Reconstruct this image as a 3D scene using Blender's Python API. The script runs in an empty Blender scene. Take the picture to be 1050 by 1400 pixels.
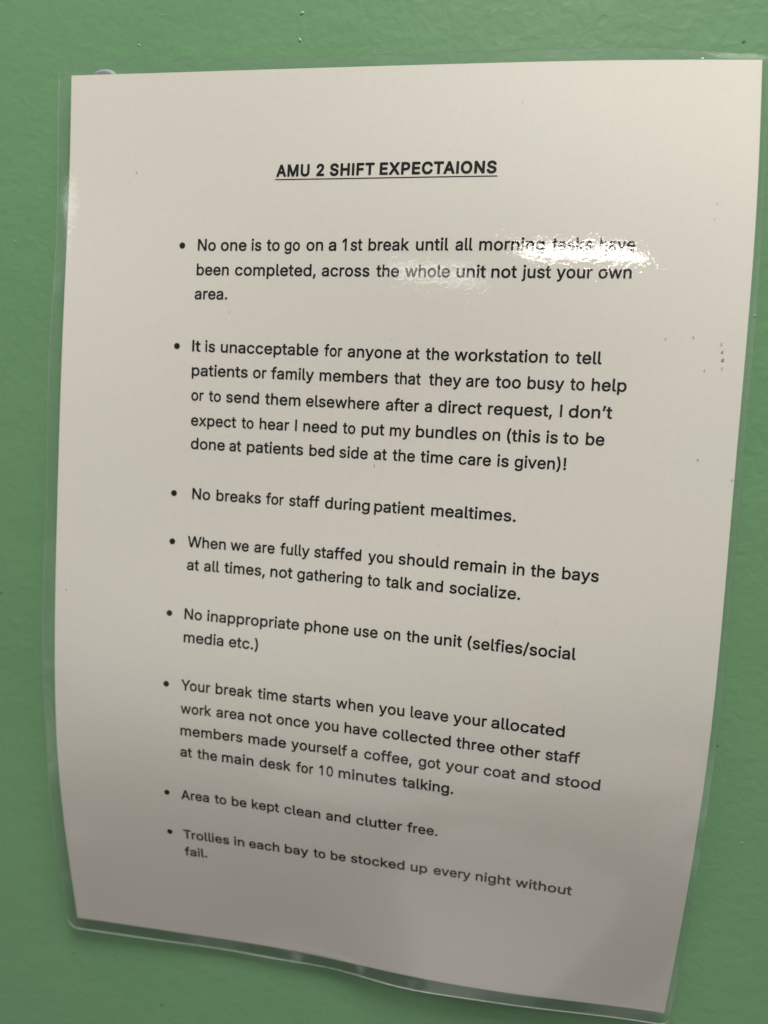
"""A laminated A4 notice stuck to a green painted wall, photographed close up with a phone.
World: millimetre data scaled to metres, X right, Z up, wall face at y = 0, room towards -Y."""
import bpy, bmesh, math, random
import numpy as np
from mathutils import Matrix, Vector

MM = 0.001
S = bpy.context.scene
COL = S.collection
random.seed(7)

# ------------------------------------------------------------------ camera
CAM_POS = (39.687, -240.969, 43.910)
CAM_RIGHT = (0.986410, 0.157707, 0.046082)
CAM_UP = (-0.065301, 0.118941, 0.990752)
CAM_FORWARD = (-0.150767, 0.980297, -0.127623)

cd = bpy.data.cameras.new('camera')
cam = bpy.data.objects.new('camera', cd); COL.objects.link(cam)
cam.matrix_world = Matrix((
    (CAM_RIGHT[0], CAM_UP[0], -CAM_FORWARD[0], CAM_POS[0]*MM),
    (CAM_RIGHT[1], CAM_UP[1], -CAM_FORWARD[1], CAM_POS[1]*MM),
    (CAM_RIGHT[2], CAM_UP[2], -CAM_FORWARD[2], CAM_POS[2]*MM),
    (0, 0, 0, 1)))
cd.sensor_fit = 'VERTICAL'; cd.sensor_height = 24.0; cd.lens = 24.0*1018/1400
cd.clip_start = 0.01; cd.clip_end = 50
cd.dof.use_dof = True; cd.dof.focus_distance = 0.224; cd.dof.aperture_fstop = 4.3
S.camera = cam

# ------------------------------------------------------------------ room light
w = bpy.data.worlds.new('World'); S.world = w; w.use_nodes = True
nt = w.node_tree; nt.nodes.clear()
wo = nt.nodes.new('ShaderNodeOutputWorld'); bg = nt.nodes.new('ShaderNodeBackground')
tc = nt.nodes.new('ShaderNodeTexCoord'); nz = nt.nodes.new('ShaderNodeTexNoise')
cr = nt.nodes.new('ShaderNodeValToRGB')
nz.inputs['Scale'].default_value = 2.6; nz.inputs['Detail'].default_value = 3; nz.inputs['Roughness'].default_value = .5
cr.color_ramp.elements[0].position = .44; cr.color_ramp.elements[0].color = (.02, .019, .018, 1)
cr.color_ramp.elements[1].position = .68; cr.color_ramp.elements[1].color = (.50, .44, .44, 1)
e = cr.color_ramp.elements.new(.54); e.color = (.07, .07, .06, 1)
nt.links.new(tc.outputs['Generated'], nz.inputs['Vector']); nt.links.new(nz.outputs['Fac'], cr.inputs['Fac'])
# world background brightened below the eye line, cloudy, added for reflections and floor bounce
sp = nt.nodes.new('ShaderNodeSeparateXYZ'); nt.links.new(tc.outputs['Generated'], sp.inputs[0])
mr = nt.nodes.new('ShaderNodeMapRange'); mr.inputs['From Min'].default_value = -.12; mr.inputs['From Max'].default_value = -.62
nt.links.new(sp.outputs['Z'], mr.inputs['Value'])
n2 = nt.nodes.new('ShaderNodeTexNoise'); n2.inputs['Scale'].default_value = 4.2; n2.inputs['Detail'].default_value = 2.5; n2.inputs['Distortion'].default_value = .7
nt.links.new(tc.outputs['Generated'], n2.inputs['Vector'])
c2 = nt.nodes.new('ShaderNodeValToRGB'); nt.links.new(n2.outputs['Fac'], c2.inputs['Fac'])
c2.color_ramp.elements[0].position = .45; c2.color_ramp.elements[0].color = (.04, .04, .035, 1)
c2.color_ramp.elements[1].position = .58; c2.color_ramp.elements[1].color = (.76, .70, .71, 1)
e = c2.color_ramp.elements.new(.505); e.color = (.15, .15, .135, 1)
mxw = nt.nodes.new('ShaderNodeMix'); mxw.data_type = 'RGBA'
nt.links.new(mr.outputs[0], mxw.inputs[0]); nt.links.new(cr.outputs['Color'], mxw.inputs[6]); nt.links.new(c2.outputs['Color'], mxw.inputs[7])
nt.links.new(mxw.outputs[2], bg.inputs['Color']); nt.links.new(bg.outputs[0], wo.inputs[0])
bg.inputs['Strength'].default_value = 1.0

def ceiling_panel(name, x, y, z, sx, sy, power, rot=0.0):
    l = bpy.data.lights.new(name, 'AREA'); l.shape = 'RECTANGLE'; l.size = sx; l.size_y = sy
    l.energy = power; l.color = (1.0, .955, .89)
    o = bpy.data.objects.new(name, l); COL.objects.link(o); o.location = (x, y, z)
    o.rotation_euler = (0, 0, rot)          # area lamps shine down their -Z
    return o
ceiling_panel('ceiling_light_panel', 0.14, -0.57, 1.22, .50, .50, 24.2)
ceiling_panel('ceiling_light_panel', 0.08, -3.0, 1.19, .70, .17, 9.4, .74)
ceiling_panel('ceiling_light_panel', -1.62, -1.95, 1.05, .34, .34, 1.1)
ceiling_panel('ceiling_light_panel', -0.95, -4.9, 1.42, .60, .50, 5.0)

S.view_settings.view_transform = 'Standard'; S.view_settings.look = 'None'
S.view_settings.exposure = 0.0; S.view_settings.gamma = 1.0

# ------------------------------------------------------------------ materials
def mat(name):
    m = bpy.data.materials.new(name); m.use_nodes = True
    m.node_tree.nodes.clear()
    o = m.node_tree.nodes.new('ShaderNodeOutputMaterial')
    return m, m.node_tree, o
def N(t, kind, **kw):
    n = t.nodes.new(kind)
    for k, v in kw.items():
        if k in n.inputs: n.inputs[k].default_value = v
        else: setattr(n, k, v)
    return n
def noise(t, coord, scale, detail=2.0, rough=.5, dist=0.0):
    n = N(t, 'ShaderNodeTexNoise', Scale=scale, Detail=detail, Roughness=rough, Distortion=dist)
    t.links.new(coord, n.inputs['Vector']); return n.outputs['Fac']
def ramp(t, fac, p0, c0, p1, c1):
    r = t.nodes.new('ShaderNodeValToRGB'); el = r.color_ramp.elements
    el[0].position, el[1].position = p0, p1; el[0].color, el[1].color = c0, c1
    t.links.new(fac, r.inputs[0]); return r.outputs[0]
def bump(t, height, dist, strength=1.0, prev=None):
    b = N(t, 'ShaderNodeBump', Strength=strength, Distance=dist)
    t.links.new(height, b.inputs['Height'])
    if prev is not None: t.links.new(prev, b.inputs['Normal'])
    return b.outputs['Normal']

def paint_material():
    m, t, o = mat('green_wall_paint'); c = t.nodes.new('ShaderNodeTexCoord').outputs['Object']
    p = N(t, 'ShaderNodeBsdfPrincipled', Roughness=.42)
    p.inputs['Specular IOR Level'].default_value = .42
    col = ramp(t, noise(t, c, 14, 4, .6), .3, (.165, .348, .173, 1), .7, (.179, .368, .187, 1))
    t.links.new(col, p.inputs['Base Color'])
    n1 = bump(t, noise(t, c, 210, 3, .55, .4), .0008, .26)
    n2 = bump(t, noise(t, c, 420, 2, .5), .0003, .22, n1)
    n3 = bump(t, noise(t, c, 28, 2, .5), .003, .18, n2)
    t.links.new(n3, p.inputs['Normal']); t.links.new(p.outputs[0], o.inputs[0]); return m

def paper_material():
    m, t, o = mat('white_office_paper'); c = t.nodes.new('ShaderNodeTexCoord').outputs['UV']
    p = N(t, 'ShaderNodeBsdfPrincipled', Roughness=.8); p.inputs['Specular IOR Level'].default_value = .1
    col = ramp(t, noise(t, c, 2.6, 4, .55), .32, (.85, .81, .752, 1), .68, (.822, .808, .732, 1))
    g = ramp(t, noise(t, c, 160, 4, .65), .25, (.955, .955, .95, 1), .7, (1, 1, 1, 1))
    mx = N(t, 'ShaderNodeMix', data_type='RGBA', blend_type='MULTIPLY'); mx.inputs[0].default_value = 1
    t.links.new(col, mx.inputs[6]); t.links.new(g, mx.inputs[7])
    t.links.new(mx.outputs[2], p.inputs['Base Color'])
    t.links.new(p.outputs[0], o.inputs[0]); return m

def film_material(name='clear_laminating_film', haze=.016, rough=.028):
    m, t, o = mat(name); c = t.nodes.new('ShaderNodeTexCoord').outputs['UV']
    tr = N(t, 'ShaderNodeBsdfTransparent', Color=(.975, .985, .985, 1))
    df = N(t, 'ShaderNodeBsdfDiffuse', Color=(.82, .86, .86, 1))
    gl = N(t, 'ShaderNodeBsdfGlossy', Color=(1, 1, 1, 1), Roughness=rough)
    n1 = bump(t, noise(t, c, 7, 2, .5), .0003, .25)          # broad ripples of the pouch
    n2 = bump(t, noise(t, c, 120, 1.5, .5, 1.2), .00003, .5, n1)   # fine orange peel over the paper grain
    n2 = bump(t, noise(t, c, 260, 0, .5, .6), .000012, .5, n2)          # paper grain telegraphing through
    t.links.new(n2, gl.inputs['Normal'])
    lw = N(t, 'ShaderNodeLayerWeight', Blend=.5); t.links.new(n2, lw.inputs['Normal'])   # Schlick, the same from both sides
    pw = N(t, 'ShaderNodeMath', operation='POWER'); t.links.new(lw.outputs['Facing'], pw.inputs[0]); pw.inputs[1].default_value = 5
    fr = N(t, 'ShaderNodeMath', operation='MULTIPLY_ADD'); t.links.new(pw.outputs[0], fr.inputs[0])
    fr.inputs[1].default_value = .96; fr.inputs[2].default_value = .04
    a = N(t, 'ShaderNodeMixShader'); a.inputs[0].default_value = haze
    t.links.new(tr.outputs[0], a.inputs[1]); t.links.new(df.outputs[0], a.inputs[2])
    b = N(t, 'ShaderNodeMixShader'); t.links.new(fr.outputs[0], b.inputs[0])
    t.links.new(a.outputs[0], b.inputs[1]); t.links.new(gl.outputs[0], b.inputs[2])
    t.links.new(b.outputs[0], o.inputs[0]); return m

def plain(name, col, rough=.6, spec=.3, vary=.12, scale=300):
    m, t, o = mat(name); c = t.nodes.new('ShaderNodeTexCoord').outputs['Object']
    p = N(t, 'ShaderNodeBsdfPrincipled', Roughness=rough); p.inputs['Specular IOR Level'].default_value = spec
    a = tuple(x*(1-vary) for x in col)+(1,); b = tuple(min(1, x*(1+vary)) for x in col)+(1,)
    t.links.new(ramp(t, noise(t, c, scale, 2), .3, a, .7, b), p.inputs['Base Color'])
    t.links.new(p.outputs[0], o.inputs[0]); return m

M_WALL, M_PAPER, M_FILM = paint_material(), paper_material(), film_material()
M_MARGIN = film_material('clear_film_margin', .038)
M_INK = plain('black_toner', (.008, .009, .009), .6, .1)
M_EDGE = film_material('film_cut_edge', .75, .12)
M_PUTTY = plain('grey_putty', (.34, .345, .40), .6, .3)
M_DIRT = plain('dark_dirt', (.34, .32, .28), .8, .1)
M_FAINT = plain('faint_dirt', (.48, .45, .40), .8, .1)
M_SPOT = plain('dark_green_spot', (.095, .19, .095), .7, .2)  # darker green for the wall's small spots, one of them a dimple
M_BUMP = plain('green_paint_pimple', (.20, .405, .198), .40, .42)

# ------------------------------------------------------------------ the curved sheet
CTRL = [[[-147.4,-2.96,184.75],[-146.98,-5.04,147.67],[-146.83,-6.47,110.98],[-147.02,-12.42,74.34],[-146.81,-16.15,37.27],[-146.72,-18.72,0.44],[-146.92,-19.61,-36.61],[-147.12,-19.0,-74.04],[-147.24,-12.66,-111.02],[-147.25,-5.52,-146.86],[-148.29,-1.93,-184.08]],[[-105.21,-3.28,185.17],[-104.98,-4.81,147.99],[-104.88,-6.84,111.0],[-104.98,-10.55,74.1],[-104.98,-13.43,37.12],[-104.97,-15.98,0.12],[-104.96,-17.65,-36.85],[-105.19,-16.94,-73.98],[-105.22,-12.01,-110.87],[-105.42,-3.85,-147.01],[-105.94,3.64,-183.41]],[[-62.9,-3.27,185.09],[-62.96,-5.19,148.13],[-62.92,-6.62,110.91],[-62.97,-9.0,73.91],[-62.98,-10.84,36.98],[-62.93,-12.22,0.07],[-62.98,-15.76,-36.96],[-63.12,-16.05,-74.14],[-63.25,-10.23,-110.66],[-63.32,-3.58,-147.27],[-63.39,3.33,-183.73]],[[-20.88,-3.55,185.15],[-20.97,-5.79,148.09],[-20.97,-7.95,111.01],[-20.88,-9.37,73.93],[-20.94,-10.49,36.84],[-20.99,-12.69,-0.02],[-21.09,-16.57,-37.04],[-21.21,-16.88,-74.25],[-21.21,-11.62,-111.05],[-21.18,-2.56,-146.92],[-20.93,5.43,-183.29]],[[21.13,-2.16,185.11],[20.99,-6.06,147.95],[20.98,-10.34,111.29],[21.02,-11.58,73.9],[21.09,-12.13,36.81],[21.03,-14.92,0.13],[20.8,-18.35,-37.04],[20.7,-18.52,-74.46],[20.83,-11.15,-110.77],[20.86,-6.97,-147.84],[20.5,-2.03,-184.6]],[[62.98,-1.61,184.9],[62.97,-6.38,147.92],[62.91,-11.36,111.31],[62.95,-13.69,74.06],[63.06,-15.45,37.1],[62.89,-18.35,-0.02],[62.64,-21.17,-37.2],[62.78,-19.29,-74.48],[62.79,-11.87,-110.74],[62.8,-6.9,-147.7],[63.49,-1.5,-184.41]],[[104.1,3.23,184.25],[104.59,-4.47,147.91],[105.12,-11.6,111.3],[105.03,-15.84,74.39],[104.81,-18.17,37.07],[104.74,-21.11,0.03],[104.85,-22.9,-37.21],[104.78,-19.54,-74.31],[104.85,-13.48,-111.16],[104.76,-4.09,-146.9],[104.19,5.43,-182.79]],[[145.43,5.54,183.68],[146.55,-0.67,148.1],[147.21,-12.35,111.9],[146.92,-17.7,73.96],[146.76,-20.5,37.23],[146.7,-23.56,0.31],[146.78,-24.98,-37.27],[146.73,-20.83,-74.81],[146.79,-12.68,-110.59],[147.0,-5.93,-148.27],[145.54,-2.64,-185.85]]]
GLYPHS = {
"!":[201,[[40,32,36,50,41,73,55,91,76,104,96,107,121,103,141,91,155,73,159,50,155,32,141,12,121,0,96,-4,74,1,53,14],[61,509,136,508,143,504,148,493,143,160,139,150,131,146,66,146,56,150,53,155,51,160,47,493,52,504]]],
"(":[278,[[238,540,243,538,248,534,252,523,226,461,208,409,190,349,178,299,170,249,167,199,169,163,176,122,186,81,204,31,224,-14,249,-64,252,-74,247,-83,238,-87,173,-87,165,-83,162,-78,124,-10,95,63,79,131,73,204,76,254,85,313,99,367,116,424,137,481,163,533,168,538,173,540]]],
")":[278,[[31,539,96,540,106,537,111,530,136,481,156,430,174,367,188,313,197,254,200,204,194,131,176,58,147,-14,111,-78,106,-84,96,-87,36,-87,31,-86,26,-83,21,-74,24,-64,49,-14,71,35,87,81,98,126,104,163,106,199,103,249,96,299,83,349,66,406,47,461,21,523,24,533]]],
",":[193,[[32,-108,26,-104,23,-99,22,-90,51,78,54,87,60,91,67,93,137,93,144,91,150,87,153,78,99,-99,96,-104,87,-108]]],
".":[193,[[38,32,34,50,38,73,52,91,74,104,94,107,119,103,139,91,152,73,157,50,153,32,139,12,119,0,94,-4,71,1,50,14]]],
"/":[254,[[9,-68,4,-66,0,-60,-1,-51,163,522,169,530,179,534,239,533,244,531,249,525,251,517,250,512,86,-60,82,-65,74,-69]]],
"0":[458,[[227,516,282,507,327,483,337,476,372,436,398,382,415,321,421,244,416,176,400,116,371,62,332,24,287,3,282,1,227,-6,172,1,166,3,119,26,82,62,53,116,37,176,32,244,39,321,55,382,82,437,121,481,167,506],[227,74,257,79,277,91,300,116,315,148,324,189,328,244,325,298,314,344,299,377,277,405,257,418,227,425,196,418,173,403,154,377,139,344,128,298,125,244,129,189,139,148,153,116,172,94,177,90,197,79]]],
"1":[458,[[279,0,209,0,201,5,197,14,197,373,195,379,94,320,89,320,81,323,76,327,74,332,74,399,79,410,200,503,209,508,279,508,288,503,292,493,292,14,287,5]]],
"A":[484,[[201,509,276,509,286,505,291,498,478,18,478,9,471,2,461,0,396,0,391,1,384,5,380,9,336,123,331,129,151,129,146,128,100,9,96,4,86,0,16,0,6,4,2,9,1,14,3,23,187,498,191,504],[241,375,236,371,206,286,178,214,181,209,296,209,300,214,272,286]]],
"I":[175,[[119,508,127,503,131,493,131,14,127,5,119,0,54,0,44,4,40,9,39,14,39,493,40,498,44,504,54,509]]],
"N":[528,[[474,4,464,0,389,0,379,2,375,5,189,270,144,338,140,341,139,346,141,277,140,9,134,3,124,0,59,0,54,1,49,5,44,14,44,488,45,498,49,504,59,509,134,509,139,508,148,503,379,154,383,159,383,164,384,498,389,505,399,509,464,509,469,507,475,503,479,493,479,18,478,9]]],
"T":[453,[[191,0,181,5,177,14,177,415,171,417,26,418,21,421,16,431,17,498,21,504,31,509,421,508,429,503,433,493,432,431,431,425,426,420,416,417,276,417,273,415,273,14,268,5,261,1]]],
"W":[691,[[681,503,684,498,685,488,546,14,542,5,536,1,531,0,456,0,446,3,441,9,346,330,341,333,245,9,241,3,231,0,156,0,151,1,144,5,139,14,1,488,2,498,6,504,16,509,81,509,91,506,97,498,191,151,196,148,291,498,296,504,306,509,381,509,391,504,396,493,491,146,496,152,588,498,592,503,601,508,671,509,676,507]]],
"Y":[477,[[271,0,201,0,192,5,189,9,187,200,4,482,1,488,2,498,6,504,11,508,91,509,96,508,103,503,205,336,236,287,241,293,268,336,371,505,381,509,456,509,466,504,470,498,470,488,468,482,284,200,284,14,279,5]]],
"a":[394,[[345,2,335,0,275,0,270,1,264,6,261,10,260,23,245,13,225,4,195,-5,160,-8,125,-5,85,7,57,24,35,47,19,79,15,115,20,147,31,169,47,188,70,202,100,214,125,220,175,228,245,237,255,239,258,242,260,247,258,265,254,274,248,283,235,293,215,299,195,300,175,299,155,293,140,286,130,278,122,269,114,256,105,249,95,250,35,266,29,269,26,274,26,283,44,315,70,341,95,356,130,370,160,377,195,380,240,374,270,365,295,354,320,334,337,310,348,283,352,247,352,15,350,6],[260,165,235,160,175,152,140,145,125,138,115,130,109,119,108,106,113,92,125,81,135,76,155,71,170,70,195,72,220,80,237,92,251,110,257,124,260,142]]],
"b":[429,[[47,508,117,508,123,505,128,500,129,490,129,347,132,344,142,352,162,364,192,376,232,379,277,373,317,356,325,351,358,324,383,288,401,238,406,188,401,133,383,83,362,52,353,43,318,15,277,-2,232,-7,197,-5,167,4,142,19,132,28,128,24,127,11,125,6,117,1,52,0,45,2,40,6,37,15,37,490,39,500],[222,72,247,75,252,77,272,87,287,102,300,124,309,152,312,188,309,220,302,242,287,270,272,284,252,294,247,296,222,299,192,296,172,287,153,270,139,247,133,224,129,188,132,152,140,124,154,102,172,85,192,75]]],
"c":[400,[[288,363,318,347,336,333,353,315,367,292,377,270,376,261,373,256,363,252,308,239,298,239,291,242,276,270,263,282,258,286,238,295,203,299,178,296,158,286,153,283,136,265,123,242,115,215,112,183,115,156,122,129,135,106,153,87,178,75,203,72,238,75,258,85,277,102,291,129,297,133,303,135,368,121,373,118,378,111,377,102,368,79,353,56,333,36,313,21,293,10,263,0,233,-6,203,-7,153,-1,112,15,105,20,70,47,43,83,24,133,18,183,26,242,41,283,68,322,108,353,153,372,208,380,238,377,263,372]]],
"d":[429,[[378,507,386,500,388,490,388,15,385,6,379,2,373,0,308,1,303,3,298,9,297,24,293,28,278,16,258,5,228,-5,193,-7,148,-2,103,17,66,47,43,80,39,88,24,133,18,188,24,238,41,288,67,324,100,351,108,356,148,373,193,380,233,376,261,365,283,352,293,344,295,347,295,490,297,500,301,505,308,509,373,509],[203,72,233,76,253,85,271,102,285,124,293,152,296,188,293,220,285,247,272,270,253,286,233,295,203,299,173,295,153,285,137,270,122,242,115,220,112,188,115,156,122,129,138,102,153,87,173,77,178,75]]],
"e":[409,[[153,373,203,380,238,377,273,367,303,353,331,333,355,306,372,274,383,238,387,192,387,170,385,161,378,155,368,154,118,154,115,152,115,142,124,120,138,99,158,83,183,74,213,71,233,72,248,76,263,83,273,90,284,102,293,119,303,124,368,111,377,106,380,102,380,93,368,67,344,38,319,20,291,6,253,-4,213,-7,158,-2,108,17,68,48,43,83,25,129,19,188,24,238,41,283,68,322,103,351],[116,233,118,230,123,229,283,229,288,231,289,233,283,252,272,270,253,287,233,296,203,300,178,297,153,286,135,270,123,252]]],
"f":[258,[[76,1,69,5,65,14,64,295,61,297,6,297,-4,301,-9,309,-9,363,-4,370,6,374,61,374,65,379,65,415,69,446,80,472,86,482,101,499,126,516,156,527,186,531,226,527,246,521,251,519,256,514,258,503,240,441,231,434,196,440,176,436,166,429,160,415,157,379,161,375,231,374,240,368,244,359,244,313,241,303,236,299,231,297,161,297,158,295,156,9,153,5,146,0]]],
"g":[430,[[379,373,385,368,388,358,388,9,383,-37,365,-73,331,-105,298,-122,253,-133,208,-137,163,-134,128,-126,98,-114,71,-96,49,-73,36,-55,35,-50,37,-41,42,-37,93,-10,103,-8,113,-13,133,-36,143,-44,163,-53,183,-58,203,-59,243,-55,273,-41,286,-28,293,-10,295,9,295,36,293,38,279,27,253,14,228,7,193,4,148,10,108,25,68,53,41,90,24,136,19,186,23,236,40,286,68,326,98,350,108,356,148,373,193,379,233,376,263,364,283,353,293,344,297,349,298,364,303,371,308,374,373,374],[203,299,178,296,158,287,153,285,136,268,123,247,116,222,112,190,115,158,122,136,123,131,138,109,153,96,173,87,203,83,233,86,253,94,271,109,286,131,293,154,296,190,293,222,287,245,270,272,253,287,233,296]]],
"h":[415,[[47,508,117,508,125,503,128,498,129,350,132,345,142,354,182,373,227,380,267,375,302,362,307,359,333,341,354,313,368,277,373,232,373,14,372,9,367,3,357,0,297,0,287,3,281,9,280,227,275,259,260,282,237,295,212,299,187,296,167,289,152,278,142,266,133,245,129,218,128,9,122,2,112,0,52,0,42,4,38,9,37,18,37,493,41,503]]],
"i":[171,[[51,374,116,374,126,369,129,359,129,14,125,5,116,0,51,0,41,5,37,14,37,359,41,369],[26,467,30,488,44,508,61,520,86,524,106,520,126,507,138,488,142,467,139,446,126,425,106,412,86,408,61,412,42,425,31,442]]],
"j":[171,[[114,374,124,370,128,366,129,356,129,-12,125,-48,115,-75,101,-93,94,-100,74,-114,39,-126,4,-130,-16,-129,-21,-125,-26,-116,-25,-62,-21,-54,-16,-51,15,-48,25,-43,29,-39,34,-30,37,-12,37,361,39,366,43,371,49,374],[30,443,25,464,30,490,44,509,59,519,84,524,104,521,124,508,137,490,142,464,137,443,124,424,104,411,84,408,59,413,44,423]]],
"k":[385,[[47,508,117,508,125,503,128,498,129,241,132,238,277,372,287,374,362,374,367,373,372,368,376,359,372,350,226,214,223,209,385,23,388,14,387,9,382,3,372,0,297,0,287,2,282,5,152,154,131,136,129,132,129,14,127,7,122,2,117,0,52,0,42,4,38,9,37,18,37,493,41,503]]],
"l":[194,[[52,509,117,508,122,506,127,501,129,496,129,107,131,89,134,80,137,78,147,76,172,78,179,75,184,71,196,16,192,7,182,2,162,-1,137,-2,97,3,62,24,43,52,37,93,37,490,37,496,42,504]]],
"m":[615,[[568,5,562,1,557,0,497,0,487,3,481,9,480,241,476,268,474,273,462,287,442,297,417,300,397,298,382,292,372,285,361,273,353,254,351,236,350,9,347,5,337,0,272,0,263,5,258,14,258,245,255,268,242,286,227,295,222,297,197,300,182,298,167,293,152,284,139,268,132,250,129,227,128,9,125,5,117,0,52,0,42,4,38,9,37,18,37,359,40,368,47,373,52,374,117,374,122,371,127,364,129,350,132,348,142,356,167,370,192,378,222,381,262,374,267,372,297,353,317,330,322,331,327,337,352,356,377,369,407,379,437,381,472,377,502,366,527,350,533,345,555,318,569,282,573,245,573,18,572,9]]],
"n":[414,[[367,3,357,0,297,0,287,3,281,9,280,227,275,259,262,280,242,293,207,299,187,296,167,289,156,282,140,263,133,245,129,218,128,9,122,2,112,0,52,0,47,1,41,5,37,14,37,359,38,363,42,370,52,374,117,373,122,370,127,363,128,350,132,345,142,354,182,373,232,379,267,375,298,363,307,359,333,341,356,309,368,277,373,236,373,14,372,9]]],
"o":[420,[[153,-1,112,15,105,20,70,47,43,83,24,133,18,183,24,238,44,288,71,324,108,353,158,373,208,380,258,373,310,351,345,324,373,285,392,233,397,183,391,133,372,83,346,47,308,18,258,-2,208,-7],[208,71,238,75,258,85,278,103,293,129,301,156,303,183,301,215,293,240,278,267,262,283,238,295,208,299,178,296,173,294,154,283,138,269,123,242,115,215,112,183,115,156,122,129,138,102,153,87,178,75]]],
"p":[429,[[47,-129,41,-125,37,-116,37,356,39,366,43,371,52,374,117,374,122,371,126,366,128,347,132,344,142,352,167,367,192,376,232,379,277,373,317,356,324,352,352,329,361,320,385,284,401,238,406,184,401,134,384,84,359,48,326,20,319,16,277,-2,232,-7,197,-5,167,4,142,19,132,28,129,25,128,-121,125,-125,117,-129],[222,72,247,75,252,77,272,87,287,102,301,125,309,152,312,188,309,220,302,243,287,270,272,284,252,294,247,296,222,299,192,296,172,287,153,270,138,243,131,220,129,188,132,152,140,125,153,102,172,85,192,75]]],
"q":[429,[[378,-128,373,-130,308,-130,299,-125,296,-121,295,25,293,28,278,16,258,5,228,-5,193,-7,148,-2,105,16,98,20,66,48,41,84,24,134,18,184,24,238,39,284,43,291,67,325,103,354,148,373,193,380,228,377,258,366,283,352,293,343,297,347,297,361,299,366,303,371,308,374,373,374,382,371,386,366,388,356,388,-116,383,-125],[203,72,233,76,253,85,271,102,285,125,293,152,296,188,293,220,285,247,271,270,253,286,233,295,203,299,173,295,153,285,138,270,122,243,115,220,112,188,116,152,124,125,137,102,153,87,173,77,178,75]]],
"r":[264,[[47,1,41,5,37,14,38,363,42,370,52,374,112,374,117,373,124,368,127,363,128,354,132,350,147,361,177,375,212,380,242,379,252,376,257,371,259,363,259,309,257,300,252,295,247,293,207,296,187,294,167,287,151,277,139,263,133,250,129,227,128,9,125,5,117,0]]],
"s":[370,[[225,377,262,365,288,351,309,333,329,306,340,279,337,270,330,264,275,253,265,252,257,256,245,277,230,291,215,299,185,302,160,299,140,290,129,279,125,265,127,256,135,246,150,238,175,231,235,218,280,204,315,182,320,178,340,147,347,111,342,79,324,47,300,25,265,7,225,-4,180,-7,140,-4,105,5,80,17,51,38,30,70,20,97,21,106,25,110,35,114,90,125,100,124,106,120,120,94,135,81,155,73,180,70,210,73,235,83,248,97,251,106,250,117,245,125,230,135,205,142,145,155,100,169,62,192,42,220,37,229,31,261,36,292,50,320,55,326,77,347,110,364,150,376,185,380]]],
"t":[232,[[221,3,196,-2,171,-4,121,3,81,24,57,55,49,101,49,292,48,296,46,297,6,297,-4,301,-9,310,-9,360,-5,369,1,373,46,374,49,380,50,457,56,467,61,469,126,470,136,466,141,457,142,380,146,374,206,374,215,369,218,364,219,310,216,302,206,297,146,297,143,296,142,292,142,105,144,87,151,79,156,76,171,74,206,77,211,75,216,70,228,19,227,10]]],
"u":[415,[[42,370,52,374,117,374,126,368,129,363,129,150,135,113,147,95,152,91,167,81,172,79,202,75,223,77,242,84,252,91,258,95,269,109,277,127,280,154,280,359,282,365,287,371,297,374,357,374,362,373,369,368,373,359,373,14,372,9,367,3,357,0,297,0,292,1,287,4,283,9,282,32,266,18,227,1,182,-5,147,-1,107,12,77,33,54,63,41,100,37,141,37,359,38,363]]],
"v":[394,[[384,368,386,363,386,354,241,9,237,4,227,0,157,1,152,4,148,9,2,354,2,363,5,368,12,373,22,374,87,374,97,368,179,164,192,127,197,124,210,164,293,368,300,373,307,374,372,374,377,373]]],
"w":[572,[[557,368,560,363,560,354,446,14,441,5,432,0,372,0,362,1,357,5,352,14,287,224,282,229,212,6,207,2,197,0,137,0,132,1,126,5,121,14,8,354,8,363,12,370,22,374,87,374,92,373,99,368,103,359,167,150,172,145,236,359,240,368,247,373,252,374,317,374,327,370,332,363,397,142,467,367,472,372,482,374,547,374]]],
"x":[383,[[10,4,6,9,5,14,8,23,136,191,16,350,13,359,16,368,24,373,30,374,100,374,110,371,160,301,190,256,270,369,280,374,350,374,360,372,367,363,367,359,365,352,245,191,245,186,371,23,374,14,369,5,365,2,355,0,285,0,275,5,219,82,190,125,185,120,160,82,107,9,100,2,90,0,20,0]]],
"y":[394,[[42,-125,33,-118,32,-109,46,-59,49,-55,56,-50,62,-49,92,-53,102,-52,112,-48,120,-41,127,-32,145,14,2,354,2,363,5,368,12,373,22,374,87,374,97,368,179,163,192,127,197,124,210,163,293,368,300,373,307,374,372,374,382,370,387,363,386,354,220,-41,203,-73,190,-91,172,-107,143,-123,122,-129,92,-132,62,-130]]],
"z":[385,[[350,5,346,2,336,0,41,0,36,1,30,5,26,14,26,55,28,64,222,291,216,293,51,293,41,295,35,300,32,309,32,359,36,369,41,373,51,374,331,374,337,373,345,368,348,359,348,313,347,309,157,82,161,80,336,80,346,78,352,73,354,64,354,14]]],
"’":[182,[[46,290,41,293,37,298,36,307,65,491,68,501,74,507,81,509,151,509,158,507,164,501,167,491,113,298,110,294,101,289]]]}
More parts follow.
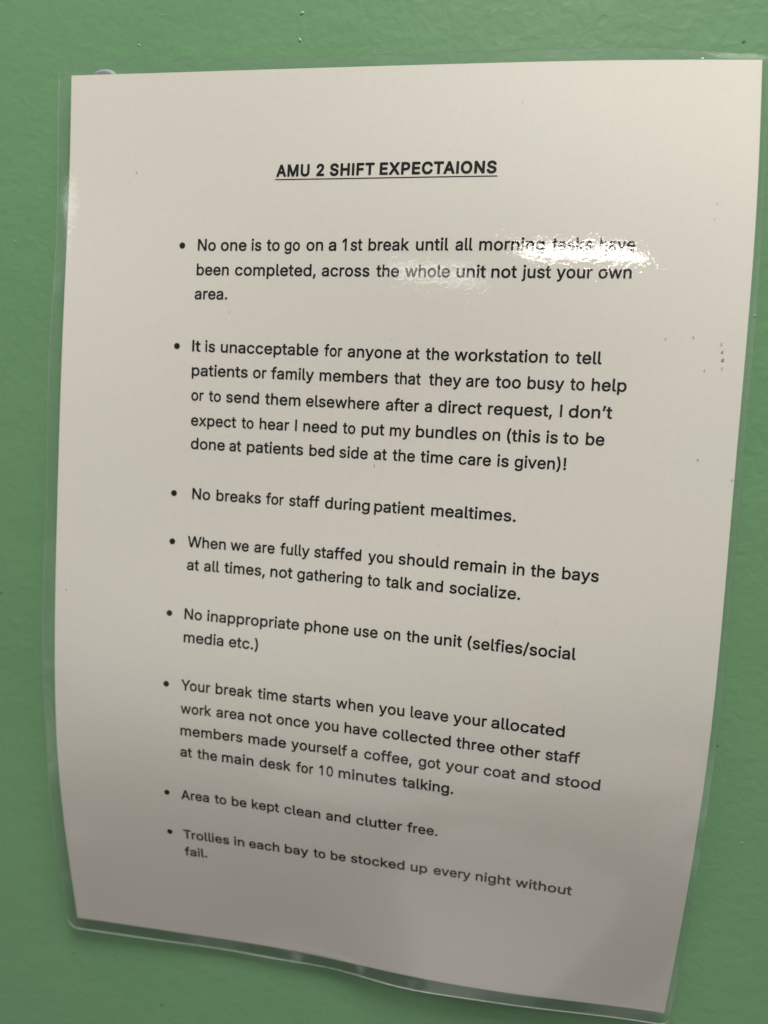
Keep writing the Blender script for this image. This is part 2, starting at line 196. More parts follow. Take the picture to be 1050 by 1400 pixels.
BOLD_GLYPHS = {
"2":[498,[[47,4,37,13,32,27,32,71,36,84,257,297,272,315,280,329,286,342,288,355,286,373,279,386,270,395,257,402,242,406,222,408,207,406,187,400,177,393,167,382,162,369,157,340,152,332,142,325,127,321,67,321,52,324,44,329,37,337,34,351,40,395,58,435,92,472,127,494,172,509,227,515,272,510,322,494,359,471,390,435,407,400,413,360,410,329,399,298,384,271,362,242,291,169,228,111,232,107,237,107,392,107,407,102,417,93,421,80,421,27,417,14,407,5,392,0,62,0]]],
"A":[525,[[199,509,279,509,294,504,305,493,494,36,495,27,493,18,486,9,479,4,464,0,394,0,384,2,374,7,365,18,324,120,319,126,159,126,155,120,115,18,104,6,89,0,14,0,-1,4,-7,9,-13,18,-16,27,-13,40,171,489,174,495,181,502,189,507],[239,335,202,240,201,235,204,233,274,233,278,235]]],
"C":[555,[[308,-3,263,-6,198,2,133,26,83,63,77,69,41,118,17,180,8,256,16,323,40,389,81,443,127,478,138,484,198,507,263,515,308,512,348,504,388,489,427,465,453,443,473,417,493,380,504,345,504,331,500,323,493,316,483,311,473,309,408,309,398,311,388,316,381,323,371,349,363,363,351,376,340,385,323,394,308,399,288,403,268,405,233,401,203,389,174,367,155,340,140,300,136,256,140,207,156,167,175,141,203,120,233,108,268,104,288,105,303,108,323,115,338,123,353,135,362,145,370,158,378,180,383,189,393,196,403,199,478,199,493,193,503,180,505,167,493,127,477,96,452,65,423,41,388,20,348,5]]],
"E":[464,[[393,5,383,1,373,0,58,0,43,4,33,13,29,22,28,31,28,480,31,493,43,504,58,509,373,509,388,505,398,497,404,484,404,426,398,413,387,404,373,401,163,401,158,401,157,400,157,315,158,311,358,311,368,308,378,302,385,293,387,280,387,227,380,213,368,206,353,203,158,202,157,200,157,111,158,108,373,107,388,105,398,99,403,93,407,80,406,22,402,13]]],
"F":[455,[[48,2,38,8,33,13,28,27,28,480,29,489,33,495,43,504,58,509,368,509,383,506,393,499,398,493,401,480,400,422,393,411,383,404,368,401,163,401,158,401,157,400,157,306,158,305,348,304,358,302,371,293,378,280,378,222,373,210,363,201,348,197,158,197,157,191,157,27,153,16,143,5,128,0,58,0]]],
"H":[562,[[478,502,485,493,489,480,489,31,488,22,483,12,474,4,463,1,393,0,378,3,369,9,365,13,360,27,360,200,360,204,358,206,163,206,158,206,157,204,157,27,153,16,143,5,128,0,58,0,43,4,33,13,28,27,28,480,29,489,35,497,43,504,58,509,128,509,143,503,153,493,157,480,157,315,158,314,358,313,360,315,360,480,364,493,373,503,388,508,458,509,468,507]]],
"I":[215,[[118,509,128,507,138,501,144,493,148,480,147,27,143,13,138,8,128,2,118,0,53,0,43,2,33,8,25,18,23,27,23,484,26,493,33,501,48,508]]],
"M":[673,[[589,502,596,493,600,480,600,27,597,18,591,9,583,3,573,0,503,0,487,4,481,9,475,18,472,31,472,227,470,235,468,237,368,12,358,4,343,0,283,0,269,4,263,9,256,18,158,237,156,235,154,227,154,31,152,18,145,9,139,4,123,0,58,0,48,2,38,8,30,18,28,31,28,480,31,493,38,501,48,507,58,509,153,509,168,505,177,497,182,489,313,190,318,194,446,489,451,497,463,506,473,509,568,509,578,507]]],
"N":[568,[[483,503,492,493,495,480,495,27,493,18,488,11,478,3,463,0,383,0,373,3,364,9,158,295,157,293,157,31,155,18,148,9,143,5,128,0,58,0,48,2,38,8,30,18,28,31,28,480,29,489,35,497,43,504,58,509,138,509,148,507,158,501,363,216,367,222,367,480,368,489,373,497,378,502,393,508,463,509,473,507]]],
"O":[578,[[268,-6,193,3,133,27,82,65,41,118,18,176,16,185,8,256,16,323,18,331,41,389,81,443,133,482,191,505,203,508,268,515,338,506,393,485,403,480,453,443,493,389,515,331,518,323,525,256,518,185,515,176,493,118,453,66,403,28,393,23,338,2],[268,404,233,401,204,389,174,367,155,340,142,305,136,256,142,203,156,167,175,141,203,120,228,110,268,104,303,109,328,119,359,141,378,168,392,203,398,256,392,305,379,340,359,367,333,388,328,390,303,400]]],
"P":[490,[[48,2,38,8,33,13,28,27,28,480,31,493,43,504,58,509,233,509,298,503,348,486,385,462,393,454,419,422,435,382,441,338,436,298,434,289,418,251,388,215,353,191,343,186,293,170,238,165,158,165,157,160,157,27,152,13,142,4,128,0,58,0],[158,273,228,272,258,274,278,280,293,289,303,301,306,306,310,320,312,338,309,360,303,373,296,382,283,392,258,399,228,402,158,401,157,400,157,275]]],
"S":[492,[[226,515,286,509,331,495,371,473,402,445,423,410,433,365,430,352,421,342,406,336,336,336,326,337,316,343,311,347,307,356,299,379,285,392,256,404,226,407,196,404,181,400,165,392,155,383,150,374,148,361,150,352,156,343,166,336,181,329,221,316,271,304,321,290,351,277,377,263,401,244,422,219,436,188,440,152,434,112,431,103,412,68,380,37,336,12,291,-1,281,-3,221,-8,166,-3,121,9,111,12,71,34,36,67,18,99,15,108,6,152,9,161,16,170,22,174,31,177,111,178,121,174,131,165,136,156,142,134,148,125,159,116,181,107,201,102,221,101,251,103,276,110,291,117,296,121,305,130,311,139,313,152,312,161,306,170,293,179,281,184,236,198,173,214,116,233,66,263,41,290,24,325,20,361,26,401,45,436,51,445,81,473,126,497,171,510]]],
"T":[494,[[260,0,185,1,175,4,170,8,165,14,161,22,161,400,155,401,30,401,20,403,10,409,3,417,0,426,0,484,6,497,20,507,35,509,420,509,435,504,445,493,449,480,449,426,445,416,435,406,420,401,295,401,289,400,289,27,286,18,280,9,270,2]]],
"U":[562,[[476,503,485,495,489,481,489,184,482,130,461,86,428,49,418,42,378,17,323,-1,258,-7,198,-2,138,17,93,46,60,82,54,90,34,135,28,184,28,481,32,495,43,504,53,508,63,509,128,509,143,503,152,495,156,481,156,188,160,162,168,144,172,139,183,127,198,117,203,114,228,106,258,103,288,106,318,116,333,126,345,139,357,162,361,188,361,481,363,491,373,503,388,508,458,509,468,507]]],
"X":[519,[[-4,8,-12,18,-14,27,-13,36,-9,44,160,258,160,262,1,466,-2,475,-2,484,4,497,16,506,26,509,106,509,121,504,131,496,236,357,241,359,346,495,356,504,371,509,446,509,456,507,467,502,475,493,478,484,478,475,474,466,314,262,482,44,487,36,488,27,485,18,481,11,471,3,456,0,381,0,371,2,365,4,355,13,241,160,236,165,119,13,111,6,96,0,16,0,6,2]]]}
KERN = {"Yo":-45,"Tr":-40,"AM":0,"TA":-40,"TI":0,"FT":-5,"we":-8,"rk":0,"y.":0,"r.":0,"Wh":-5,"ta":0,"AI":0,"XP":0,"CT":-10}
WORDS = [
[0,"AMU",70.0,80.69,32.227,32.183],
[0,"2",82.87,85.35,32.176,32.169],
[0,"SHIFT",87.13,101.11,32.165,32.147],
[0,"EXPECTAIONS",102.71,137.81,32.147,32.242],
[1,"No",44.96,51.0,54.832,54.774],
[1,"one",52.63,61.21,54.76,54.692],
[1,"is",62.82,66.11,54.681,54.659],
[1,"to",67.79,72.09,54.649,54.624],
[1,"go",73.6,78.67,54.616,54.591],
[1,"on",80.72,86.12,54.582,54.561],
[1,"a",87.84,90.33,54.555,54.547],
[1,"1st",92.19,98.57,54.542,54.525],
[1,"break",100.42,113.03,54.521,54.501],
[1,"until",115.13,125.01,54.498,54.49],
[1,"all",127.07,132.21,54.489,54.486],
[1,"morning",134.11,153.21,54.486,54.478],
[1,"tasks",155.24,166.62,54.477,54.469],
[1,"have",168.68,178.39,54.467,54.453],
[2,"been",44.86,55.62,62.492,62.387],
[2,"completed,",57.65,84.12,62.371,62.269],
[2,"across",86.01,101.19,62.267,62.275],
[2,"the",103.26,110.38,62.279,62.292],
[2,"whole",112.2,125.92,62.296,62.329],
[2,"unit",127.84,136.6,62.334,62.353],
[2,"not",138.2,145.66,62.356,62.366],
[2,"just",147.1,155.49,62.368,62.371],
[2,"your",157.04,167.18,62.37,62.355],
[2,"own",168.83,178.02,62.35,62.313],
[3,"area.",44.51,55.44,70.083,69.905],
[5,"It",44.32,47.19,86.62,86.615],
[5,"is",48.67,52.02,86.613,86.609],
[5,"unacceptable",53.89,86.0,86.607,86.631],
[5,"for",87.9,93.7,86.635,86.647],
[5,"anyone",95.42,112.42,86.651,86.692],
[5,"at",114.03,118.02,86.696,86.706],
[5,"the",119.92,127.06,86.71,86.726],
[5,"workstation",128.7,156.25,86.729,86.761],
[5,"to",158.23,162.32,86.761,86.759],
[5,"tell",164.21,171.53,86.757,86.748],
[6,"patients",44.44,63.2,94.338,94.283],
[6,"or",64.9,69.42,94.281,94.278],
[6,"family",70.87,84.92,94.278,94.289],
[6,"members",86.75,108.55,94.292,94.345],
[6,"that",110.56,118.82,94.351,94.375],
[6,"they",121.32,131.21,94.382,94.409],
[6,"are",132.63,139.55,94.412,94.427],
[6,"too",141.46,148.98,94.43,94.44],
[6,"busy",150.86,161.46,94.442,94.442],
[6,"to",163.16,167.29,94.441,94.435],
[6,"help",169.24,179.01,94.432,94.403],
[7,"or",44.56,48.75,102.271,102.298],
[7,"to",50.47,54.56,102.309,102.334],
[7,"send",56.27,67.25,102.344,102.401],
[7,"them",69.19,80.91,102.41,102.456],
[7,"elsewhere",82.67,106.29,102.462,102.509],
[7,"after",108.38,118.75,102.51,102.51],
[7,"a",120.5,122.75,102.509,102.507],
[7,"direct",124.64,137.87,102.505,102.48],
[7,"request,",139.71,158.59,102.474,102.399],
[7,"I",160.8,161.44,102.388,102.384],
[7,"don’t",163.31,175.61,102.374,102.295],
[8,"expect",44.75,59.93,110.337,110.378],
[8,"to",61.72,65.79,110.381,110.386],
[8,"hear",67.74,77.58,110.388,110.391],
[8,"I",79.47,80.11,110.39,110.39],
[8,"need",82.16,93.11,110.388,110.376],
[8,"to",95.01,99.08,110.373,110.366],
[8,"put",101.04,108.33,110.362,110.345],
[8,"my",110.03,116.53,110.341,110.324],
[8,"bundles",118.21,136.9,110.319,110.263],
[8,"on",138.53,143.91,110.258,110.242],
[8,"(this",145.88,155.67,110.236,110.207],
[8,"is",157.4,160.76,110.202,110.194],
[8,"to",162.25,166.63,110.19,110.179],
[8,"be",168.73,174.0,110.174,110.163],
[9,"done",44.93,56.45,117.92,117.924],
[9,"at",57.92,61.93,117.925,117.929],
[9,"patients",63.81,82.5,117.931,117.956],
[9,"bed",84.51,92.63,117.959,117.972],
[9,"side",94.29,103.47,117.974,117.985],
[9,"at",105.35,109.53,117.987,117.991],
[9,"the",111.31,118.35,117.992,117.995],
[9,"time",120.04,130.12,117.996,117.992],
[9,"care",131.85,141.65,117.99,117.974],
[9,"is",143.49,146.96,117.969,117.96],
[9,"given)!",148.64,163.69,117.955,117.889],
[11,"No",45.99,52.13,134.293,134.301],
[11,"breaks",54.19,69.26,134.304,134.317],
[11,"for",70.9,76.84,134.318,134.32],
[11,"staff",78.63,88.62,134.32,134.321],
[11,"during",90.47,105.02,134.321,134.314],
[11,"patient",106.44,122.4,134.313,134.298],
[11,"mealtimes.",124.39,150.18,134.296,134.257],
[13,"When",45.05,58.13,150.135,150.147],
[13,"we",59.71,65.92,150.148,150.155],
[13,"are",67.74,74.65,150.157,150.164],
[13,"fully",76.46,86.3,150.166,150.176],
[13,"staffed",87.84,103.23,150.178,150.19],
[13,"you",105.44,113.33,150.191,150.194],
[13,"should",115.13,130.8,150.194,150.189],
[13,"remain",132.63,148.39,150.188,150.165],
[13,"in",150.3,153.84,150.161,150.153],
[13,"the",155.65,162.85,150.149,150.128],
[13,"bays",164.86,175.39,150.121,150.079],
[14,"at",45.14,49.33,157.698,157.691],
[14,"all",51.0,56.27,157.689,157.683],
[14,"times,",57.93,71.78,157.682,157.677],
[14,"not",73.59,81.05,157.677,157.678],
[14,"gathering",82.61,104.01,157.678,157.684],
[14,"to",105.69,109.76,157.684,157.684],
[14,"talk",111.57,119.94,157.684,157.679],
[14,"and",121.34,129.64,157.678,157.668],
[14,"socialize.",131.63,153.14,157.665,157.6],
[16,"No",45.06,51.14,174.042,174.057],
[16,"inappropriate",52.9,84.22,174.061,174.065],
[16,"phone",86.09,100.6,174.062,174.035],
[16,"use",102.36,110.03,174.032,174.013],
[16,"on",111.99,117.29,174.008,173.995],
[16,"the",119.17,126.31,173.99,173.972],
[16,"unit",128.01,136.64,173.967,173.946],
[16,"(selfies/social",138.32,170.63,173.943,173.9],
[17,"media",45.13,58.91,181.749,181.84],
[17,"etc.)",60.76,70.8,181.852,181.918],
[19,"Your",44.79,54.95,198.057,198.029],
[19,"break",56.81,69.48,198.024,197.99],
[19,"time",71.32,81.3,197.985,197.962],
[19,"starts",83.2,96.03,197.958,197.934],
[19,"when",97.74,109.98,197.931,197.918],
[19,"you",111.82,120.05,197.917,197.916],
[19,"leave",122.01,133.94,197.916,197.926],
[19,"your",135.48,145.87,197.928,197.949],
[19,"allocated",147.23,169.21,197.953,198.044],
[20,"work",44.75,55.47,206.12,206.022],
[20,"area",57.25,66.93,206.008,205.943],
[20,"not",68.78,76.51,205.933,205.897],
[20,"once",78.01,89.18,205.891,205.859],
[20,"you",91.07,98.97,205.855,205.845],
[20,"have",100.91,111.64,205.844,205.845],
[20,"collected",113.39,135.17,205.847,205.886],
[20,"three",136.86,148.77,205.89,205.925],
[20,"other",150.5,162.5,205.93,205.969],
[20,"staff",164.13,174.22,205.975,206.008],
[21,"members",44.69,66.57,213.892,213.776],
[21,"made",68.6,81.55,213.771,213.751],
[21,"yourself",83.3,102.09,213.75,213.764],
[21,"a",103.39,105.57,213.766,213.77],
[21,"coffee,",107.74,123.26,213.775,213.812],
[21,"got",125.4,132.38,213.818,213.836],
[21,"your",134.01,144.3,213.84,213.865],
[21,"coat",145.83,155.63,213.868,213.886],
[21,"and",157.41,165.87,213.889,213.896],
[21,"stood",167.79,180.91,213.897,213.887],
[22,"at",44.62,48.81,221.555,221.609],
[22,"the",50.62,57.71,221.629,221.685],
[22,"main",59.34,70.46,221.694,221.72],
[22,"desk",72.49,83.28,221.72,221.7],
[22,"for",85.11,91.01,221.695,221.676],
[22,"10",92.99,97.68,221.67,221.656],
[22,"minutes",99.48,118.55,221.651,221.651],
[22,"talking.",120.46,136.87,221.659,221.814],
[24,"Area",44.48,54.53,237.926,237.767],
[24,"to",56.53,60.73,237.749,237.722],
[24,"be",62.63,67.93,237.715,237.71],
[24,"kept",69.73,79.34,237.713,237.76],
[24,"clean",81.11,93.58,237.774,237.893],
[24,"and",95.49,103.76,237.913,237.999],
[24,"clutter",105.73,120.98,238.018,238.122],
[24,"free.",122.59,132.53,238.126,238.111],
[26,"Trollies",44.46,61.22,253.823,253.725],
[26,"in",62.97,66.69,253.713,253.687],
[26,"each",68.34,79.15,253.675,253.592],
[26,"bay",81.12,89.37,253.577,253.513],
[26,"to",91.14,95.31,253.499,253.468],
[26,"be",97.15,102.29,253.455,253.419],
[26,"stocked",104.03,122.19,253.407,253.309],
[26,"up",124.22,129.73,253.302,253.286],
[26,"every",131.82,143.87,253.281,253.278],
[26,"night",145.53,156.82,253.28,253.322],
[26,"without",158.32,176.01,253.33,253.499],
[27,"fail.",44.55,52.87,261.128,260.74]]
BULLETS = [[1,39.72,53.24],[5,39.18,85.03],[11,39.8,132.65],[13,39.82,148.59],[16,39.85,172.42],[19,39.52,196.39],[24,39.36,235.95],[26,39.56,251.81]]
SPECKS = [[105.75,119.7,0.22,0.5],[204.19,84.58,0.55,0.5],[203.91,82.35,0.4,0.45],[203.54,80.13,0.3,0.5],[204.27,86.81,0.25,0.5],[188.56,79.04,0.35,0.3],[195.97,78.47,0.3,0.3],[199.6,87.56,0.3,0.25],[199.88,112.64,0.35,0.3],[209.42,117.87,0.3,0.35],[23.36,30.51,0.35,0.3],[20.96,33.71,0.2,0.2],[56.4,73.62,0.25,0.25],[109.25,81.12,0.2,0.25],[44.07,140.33,0.2,0.25],[164.14,163.65,0.25,0.2],[144.15,11.74,0.25,0.2],[199.52,41.19,0.25,0.3],[199.2,45.49,0.25,0.25],[3.92,167.23,0.35,0.3],[127.46,143.08,0.2,0.2],[146.36,151.29,0.2,0.25],[91.53,248.47,0.25,0.3]]
WALL_BUMPS = [[-84.4,158.8,0.5249999999999999,0.1575],[-30.4,166.6,0.75,0.225],[-30.8,158.8,0.675,0.225],[-76.4,167.5,0.44999999999999996,0.135],[111.2,78.4,0.6000000000000001,0.18000000000000002],[124.3,-87.3,0.6000000000000001,0.1575],[-122.5,-80.7,0.5249999999999999,0.135],[-129.5,97.3,0.5249999999999999,0.135]]
WALL_SPOTS = [[-73.7,-181.0,0.6375],[113.8,-55.6,0.425],[100.3,154.7,0.595],[-109.3,-165.2,0.425],[-137.1,-26.6,0.51]]

CT = np.array(CTRL); PW, PH = 210.0, 297.0
def basis(n, t):
    m = n-3; s = np.asarray(t, float)*m; i = np.clip(np.floor(s).astype(int), 0, m-1); x = s-i
    B = np.zeros((len(s), n)); r = np.arange(len(s))
    for k, b in enumerate(((1-x)**3/6, (3*x**3-6*x**2+4)/6, (-3*x**3+3*x**2+3*x+1)/6, x**3/6)): B[r, i+k] += b
    return B
def raw(u, v): return np.einsum('pi,pj,ijk->pk', basis(8, u/PW), basis(11, v/PH), CT)
def sheet(u, v, off=0.0):
    """point(s) of the sheet in mm: u mm from its left edge, v mm from its top edge, off mm in front of it"""
    u = np.atleast_1d(np.asarray(u, float)); v = np.atleast_1d(np.asarray(v, float)); h = .4
    P = raw(u, v); n = np.cross(raw(u, v+h)-raw(u, v-h), raw(u+h, v)-raw(u-h, v))
    n /= np.linalg.norm(n, axis=1, keepdims=True); n *= np.where(n[:, 1:2] > 0, -1, 1)
    return P + n*np.broadcast_to(np.asarray(off, float), u.shape)[:, None]

def link(name, verts, faces, m, parent=None, uv=None, smooth=True):
    me = bpy.data.meshes.new(name); me.from_pydata([tuple(v) for v in verts], [], faces); me.update()
    if uv is not None:
        l = me.uv_layers.new(name='UVMap'); li = np.zeros(len(me.loops), int); me.loops.foreach_get('vertex_index', li)
        l.data.foreach_set('uv', np.asarray(uv, float)[li].ravel())
    if smooth: me.polygons.foreach_set('use_smooth', [True]*len(me.polygons))
    me.materials.append(m)
    o = bpy.data.objects.new(name, me); COL.objects.link(o)
    if parent is not None: o.parent = parent
    return o
def label(o, text, cat=None):
    o['label'] = text
    if cat: o['category'] = cat
def grid_faces(nu, nv, flip=False, base=0):
    F = []
    for j in range(nv-1):
        for i in range(nu-1):
            a = base+j*nu+i; q = (a, a+nu, a+nu+1, a+1)
            F.append(q[::-1] if flip else q)
    return F

# ------------------------------------------------------------------ the wall
def build_wall():
    bm = bmesh.new()
    bmesh.ops.create_cube(bm, size=1, matrix=Matrix.Translation((0, .05, 0)) @ Matrix.Diagonal((1.6, .1, 1.8, 1)))
    me = bpy.data.meshes.new('wall'); bm.to_mesh(me); bm.free(); me.materials.append(M_WALL)
    o = bpy.data.objects.new('wall', me); COL.objects.link(o); o['kind'] = 'structure'
    label(o, 'mid green satin painted wall with a fine roller texture behind the notice')
    for x, z, r, h in WALL_BUMPS: wall_blob('paint_pimple', x, z, r, h, M_BUMP, o)
    for x, z, r in WALL_SPOTS: wall_blob('dark_spot', x, z, r, .08, M_SPOT, o)
    return o
def wall_blob(name, x, z, r, h, m, parent):
    V, F = [(x*MM, -h*MM, z*MM)], []; n = 14; R = 4; ph = random.random()*6
    for k in range(1, R+1):
        a = k/R
        for i in range(n):
            t = 2*math.pi*i/n; rr = r*a*(1+.18*math.sin(2*t+ph)+.1*math.sin(3*t+2*ph))
            V.append(((x+rr*math.cos(t))*MM, -(h*(1-a*a)**1.3-.02*(k == R))*MM, (z+rr*math.sin(t))*MM))
    for i in range(n): F.append((0, 1+i, 1+(i+1) % n))
    for k in range(R-1):
        for i in range(n):
            a, b = 1+k*n+i, 1+k*n+(i+1) % n; F.append((a, a+n, b+n, b))
    return link(name, V, F, m, parent)
build_wall()

# ------------------------------------------------------------------ the notice
notice = bpy.data.objects.new('laminated_notice', None); COL.objects.link(notice)
notice.empty_display_size = .02
label(notice, 'laminated white A4 notice of shift expectations bulging off the green wall', 'notice')

# paper: two faces 0.1 mm apart with its cut edge
def build_paper():
    nu, nv = 106, 150
    U, Vv = np.meshgrid(np.linspace(0, PW, nu), np.linspace(0, PH, nv)); u, v = U.ravel(), Vv.ravel()
    A, B = sheet(u, v, 0)*MM, sheet(u, v, -.1)*MM; k = nu*nv
    F = grid_faces(nu, nv)+grid_faces(nu, nv, True, k)
    ring = [i for i in range(nu)]+[j*nu+nu-1 for j in range(1, nv)]+[(nv-1)*nu+i for i in range(nu-2, -1, -1)]+[j*nu for j in range(nv-2, 0, -1)]
    n = len(ring); P = np.concatenate([A, B, A[ring], B[ring]])     # the cut edge has its own vertices, so it stays crisp
    for i in range(n): F.append((2*k+i, 2*k+(i+1) % n, 2*k+n+(i+1) % n, 2*k+n+i))
    uv = np.stack([u/PH, 1-v/PH], 1); uv = np.concatenate([uv, uv, uv[ring], uv[ring]])
    return link('paper', P, F, M_PAPER, notice, uv)
paper = build_paper()

# film: front and back skins sealed round the paper, rounded corners
FL, FR, FT, FB = -4.1, 212.0, -3.4, 302.2
def film_rows():
    d = [0, .12, .3, .6, 1, 1.5, 2.2, 3.0, 3.8, 4.8]
    return np.array([FT+x for x in d]+list(np.linspace(FT+6.5, FB-6.5, 140))+[FB-x for x in d[::-1]])
def film_cols():
    d = np.array([0, .006, .016, .03])
    return np.concatenate([d, np.linspace(.045, .955, 104), 1-d[::-1]])
def wave(u, v):
    """small flutter of the empty film margin and a curl added at its top right corner, mm"""
    b = np.clip((v-PH)/4.5, 0, 1.2); l = np.clip(-u/4, 0, 1); t = np.clip(-v/3.4, 0, 1)
    return b*(.5*np.sin(u/9.0)*np.exp(-((u-100)/40)**2)+.15*np.sin(u/17+1)) + l*.5*np.sin(v/13+.6) + t*(.25*np.sin(u/21)+.2) - (1.75*t+.45*t*t)*np.clip((u-182)/20, 0, 1)  # last term: top right corner curl, added so the film catches a glint
def build_film():
    vs, cs = film_rows(), film_cols(); R = 3.4
    u, v = [], []
    for y in vs:
        dd = min(y-FT, FB-y); ins = R-math.sqrt(max(0, R*R-(R-dd)**2)) if dd < R else 0
        a, b = FL+ins, FR-ins
        u += list(a+(b-a)*cs); v += [y]*len(cs)
    u, v = np.array(u), np.array(v); nu, nv = len(cs), len(vs); k = nu*nv
    wv = wave(u, v)
    edge = np.minimum.reduce([u+0, PW-u, v+0, PH-v])            # >0 over the paper
    tf = np.where(edge > -.2, .16, .10); uv = np.stack([u/PH, 1-v/PH], 1)
    Pf, Pb = sheet(u, v, wv+tf)*MM, sheet(u, v, wv-tf-.1)*MM
    F = grid_faces(nu, nv); front = link('film', Pf, F, M_FILM, notice, uv)
    front.data.materials.append(M_MARGIN)                       # the sealed margin is a little milkier
    out = (u < 0) | (u > PW) | (v < 0) | (v > PH)
    front.data.polygons.foreach_set('material_index', [int(out[list(f)].sum() >= 3) for f in F])
    link('backing_film', Pb, grid_faces(nu, nv, True), M_FILM, notice, uv)
    ring = [i for i in range(nu)]+[j*nu+nu-1 for j in range(1, nv)]+[(nv-1)*nu+i for i in range(nu-2, -1, -1)]+[j*nu for j in range(nv-2, 0, -1)]
    n = len(ring); V = np.concatenate([Pf[ring], Pb[ring]]); F = [(i, (i+1) % n, n+(i+1) % n, n+i) for i in range(n)]
    link('film_edge', V, F, M_EDGE, notice, np.concatenate([uv[ring], uv[ring]]))
build_film()

# ------------------------------------------------------------------ the printing
def signed(p): return sum(p[i-2]*p[i+1]-p[i]*p[i-1] for i in range(0, len(p), 2))
def fill(polys):
    """fill closed outlines; each outer contour is filled with the holes that lie in it"""
    big = max(polys, key=lambda p: abs(signed(p))); sg = signed(big) > 0
    outer = [p for p in polys if (signed(p) > 0) == sg]; holes = [p for p in polys if (signed(p) > 0) != sg]
    V, F = [], []
    for o_ in outer:
        box = (min(o_[::2]), max(o_[::2]), min(o_[1::2]), max(o_[1::2]))
        inside = [h for h in holes if box[0] < h[0] < box[1] and box[2] < h[1] < box[3]]
        c = bpy.data.curves.new('outline', 'CURVE'); c.dimensions = '2D'; c.fill_mode = 'BOTH'
        for p in [o_]+inside:
            s = c.splines.new('POLY'); s.points.add(len(p)//2-1); s.use_cyclic_u = True
            for i in range(len(p)//2): s.points[i].co = (p[2*i]/1000, p[2*i+1]/1000, 0, 1)
        o = bpy.data.objects.new('outline', c); me = bpy.data.meshes.new_from_object(o); k = len(V)
        V += [(v.co.x, v.co.y) for v in me.vertices]; F += [tuple(i+k for i in f.vertices) for f in me.polygons]
        bpy.data.objects.remove(o); bpy.data.curves.remove(c); bpy.data.meshes.remove(me)
    return V, F
CACHE = {}
def glyph(ch, bold):
    if (ch, bold) not in CACHE:
        adv, pl = (BOLD_GLYPHS if bold else GLYPHS)[ch]
        CACHE[(ch, bold)] = (adv/1000, fill(pl), min(min(p[::2]) for p in pl)/1000, max(max(p[::2]) for p in pl)/1000)
    return CACHE[(ch, bold)]
CAP_UNITS = max(GLYPHS['N'][1][0][1::2])/1000
CAP_MM = 3.72
INK = .05
def set_word(text, u0, u1, v0, v1, bold, V, F):
    x = 0; items = []; lo, hi = 1e9, -1e9
    for i, ch in enumerate(text):
        if i: x += KERN.get(text[i-1]+ch, 0)/1000
        adv, sh, a, b = glyph(ch, bold); items.append((x, sh)); lo = min(lo, x+a); hi = max(hi, x+b); x += adv
    sx = (u1-u0)/(hi-lo); sy = CAP_MM/CAP_UNITS
    for gx, (gv, gf) in items:
        k = len(V)
        for px, py in gv:
            uu = u0+(gx+px-lo)*sx; V.append((uu, v0+(v1-v0)*(uu-u0)/(u1-u0)-py*sy))
        F += [tuple(i+k for i in f) for f in gf]
def disc(u, v, a, b, V, F, n=28):
    k = len(V); V.append((u, v))
    for i in range(n): V.append((u+a*math.cos(2*math.pi*i/n), v+b*math.sin(2*math.pi*i/n)))
    F += [(k, k+1+(i+1) % n, k+1+i) for i in range(n)]
def print_part(name, V, F, text_label, m=None, parent=None, off=INK):
    P = sheet([p[0] for p in V], [p[1] for p in V], off)*MM
    o = link(name, P, F, m or M_INK, parent or paper, smooth=False)
    if text_label: o['label'] = text_label
    return o
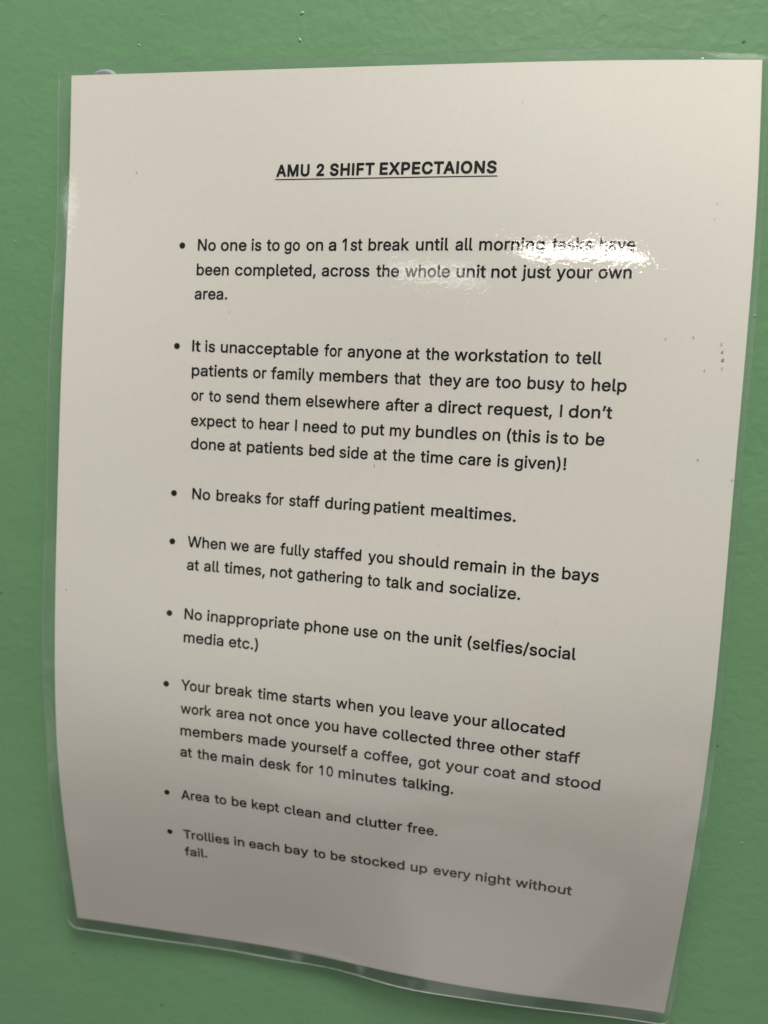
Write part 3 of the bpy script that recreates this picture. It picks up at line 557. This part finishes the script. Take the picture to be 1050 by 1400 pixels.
def build_print():
    V, F = [], []
    tw = [q for q in WORDS if q[0] == 0]
    for k, t, a, b, c, d in tw: set_word(t, a, b, c, d, True, V, F)
    print_part('title', V, F, 'bold underlined capital heading')
    V, F = [], []; n = 60; a, b = tw[0][2]-.35, tw[-1][3]+.35
    va, vb = tw[0][4], tw[-1][5]
    for i in range(n+1):
        t = i/n; u = a+(b-a)*t; v = va+(vb-va)*t+.62; V += [(u, v), (u, v+.30)]
    for i in range(n): F.append((2*i, 2*i+1, 2*i+3, 2*i+2))
    print_part('underline', V, F, None)
    rows = sorted(q[0] for q in BULLETS)
    for i, r in enumerate(rows):
        nxt = rows[i+1] if i+1 < len(rows) else 99
        V, F = [], []
        for k, t, a, b, c, d in WORDS:
            if r <= k < nxt: set_word(t, a, b, c, d, False, V, F)
        print_part('paragraph', V, F, None)
        u, v = [(q[1], q[2]) for q in BULLETS if q[0] == r][0]
        V, F = [], []; disc(u, v, .98, .98, V, F); print_part('bullet_dot', V, F, None)
build_print()

# specks of dirt and a scratch on the film
for i, (u, v, a, b) in enumerate(SPECKS):
    V, F = [], []; disc(u, v, a*.8, b*.8, V, F, 12)
    V = [V[0]]+[(u+(x-u)*random.uniform(.7, 1.2), v+(y-v)*random.uniform(.7, 1.2)) for x, y in V[1:]]
    print_part('dirt_speck', V, F, None, M_DIRT if i < 3 else M_FAINT, notice, .19)

# ------------------------------------------------------------------ putty behind the top left corner
def build_putty(x, z, rx, rz, depth):
    bm = bmesh.new(); bmesh.ops.create_icosphere(bm, subdivisions=4, radius=1)
    for v in bm.verts:
        c = v.co; k = 1+.10*math.sin(3*c.x+1)*math.cos(2.4*c.z)+.06*math.sin(6*c.z+2*c.x)
        y = max(-1, min(1, c.y*1.5))
        v.co = Vector((c.x*k*rx, (y-1)*depth/2, c.z*k*rz))*MM
    me = bpy.data.meshes.new('putty'); bm.to_mesh(me); bm.free(); me.materials.append(M_PUTTY)
    me.polygons.foreach_set('use_smooth', [True]*len(me.polygons))
    o = bpy.data.objects.new('adhesive_putty', me); COL.objects.link(o); o.location = (x*MM, 0, z*MM)
    label(o, 'grey dab of adhesive putty peeping over the top left of the paper', 'putty')
    return o
build_putty(-94.6, 147.3, 4.6, 3.8, 3.6)
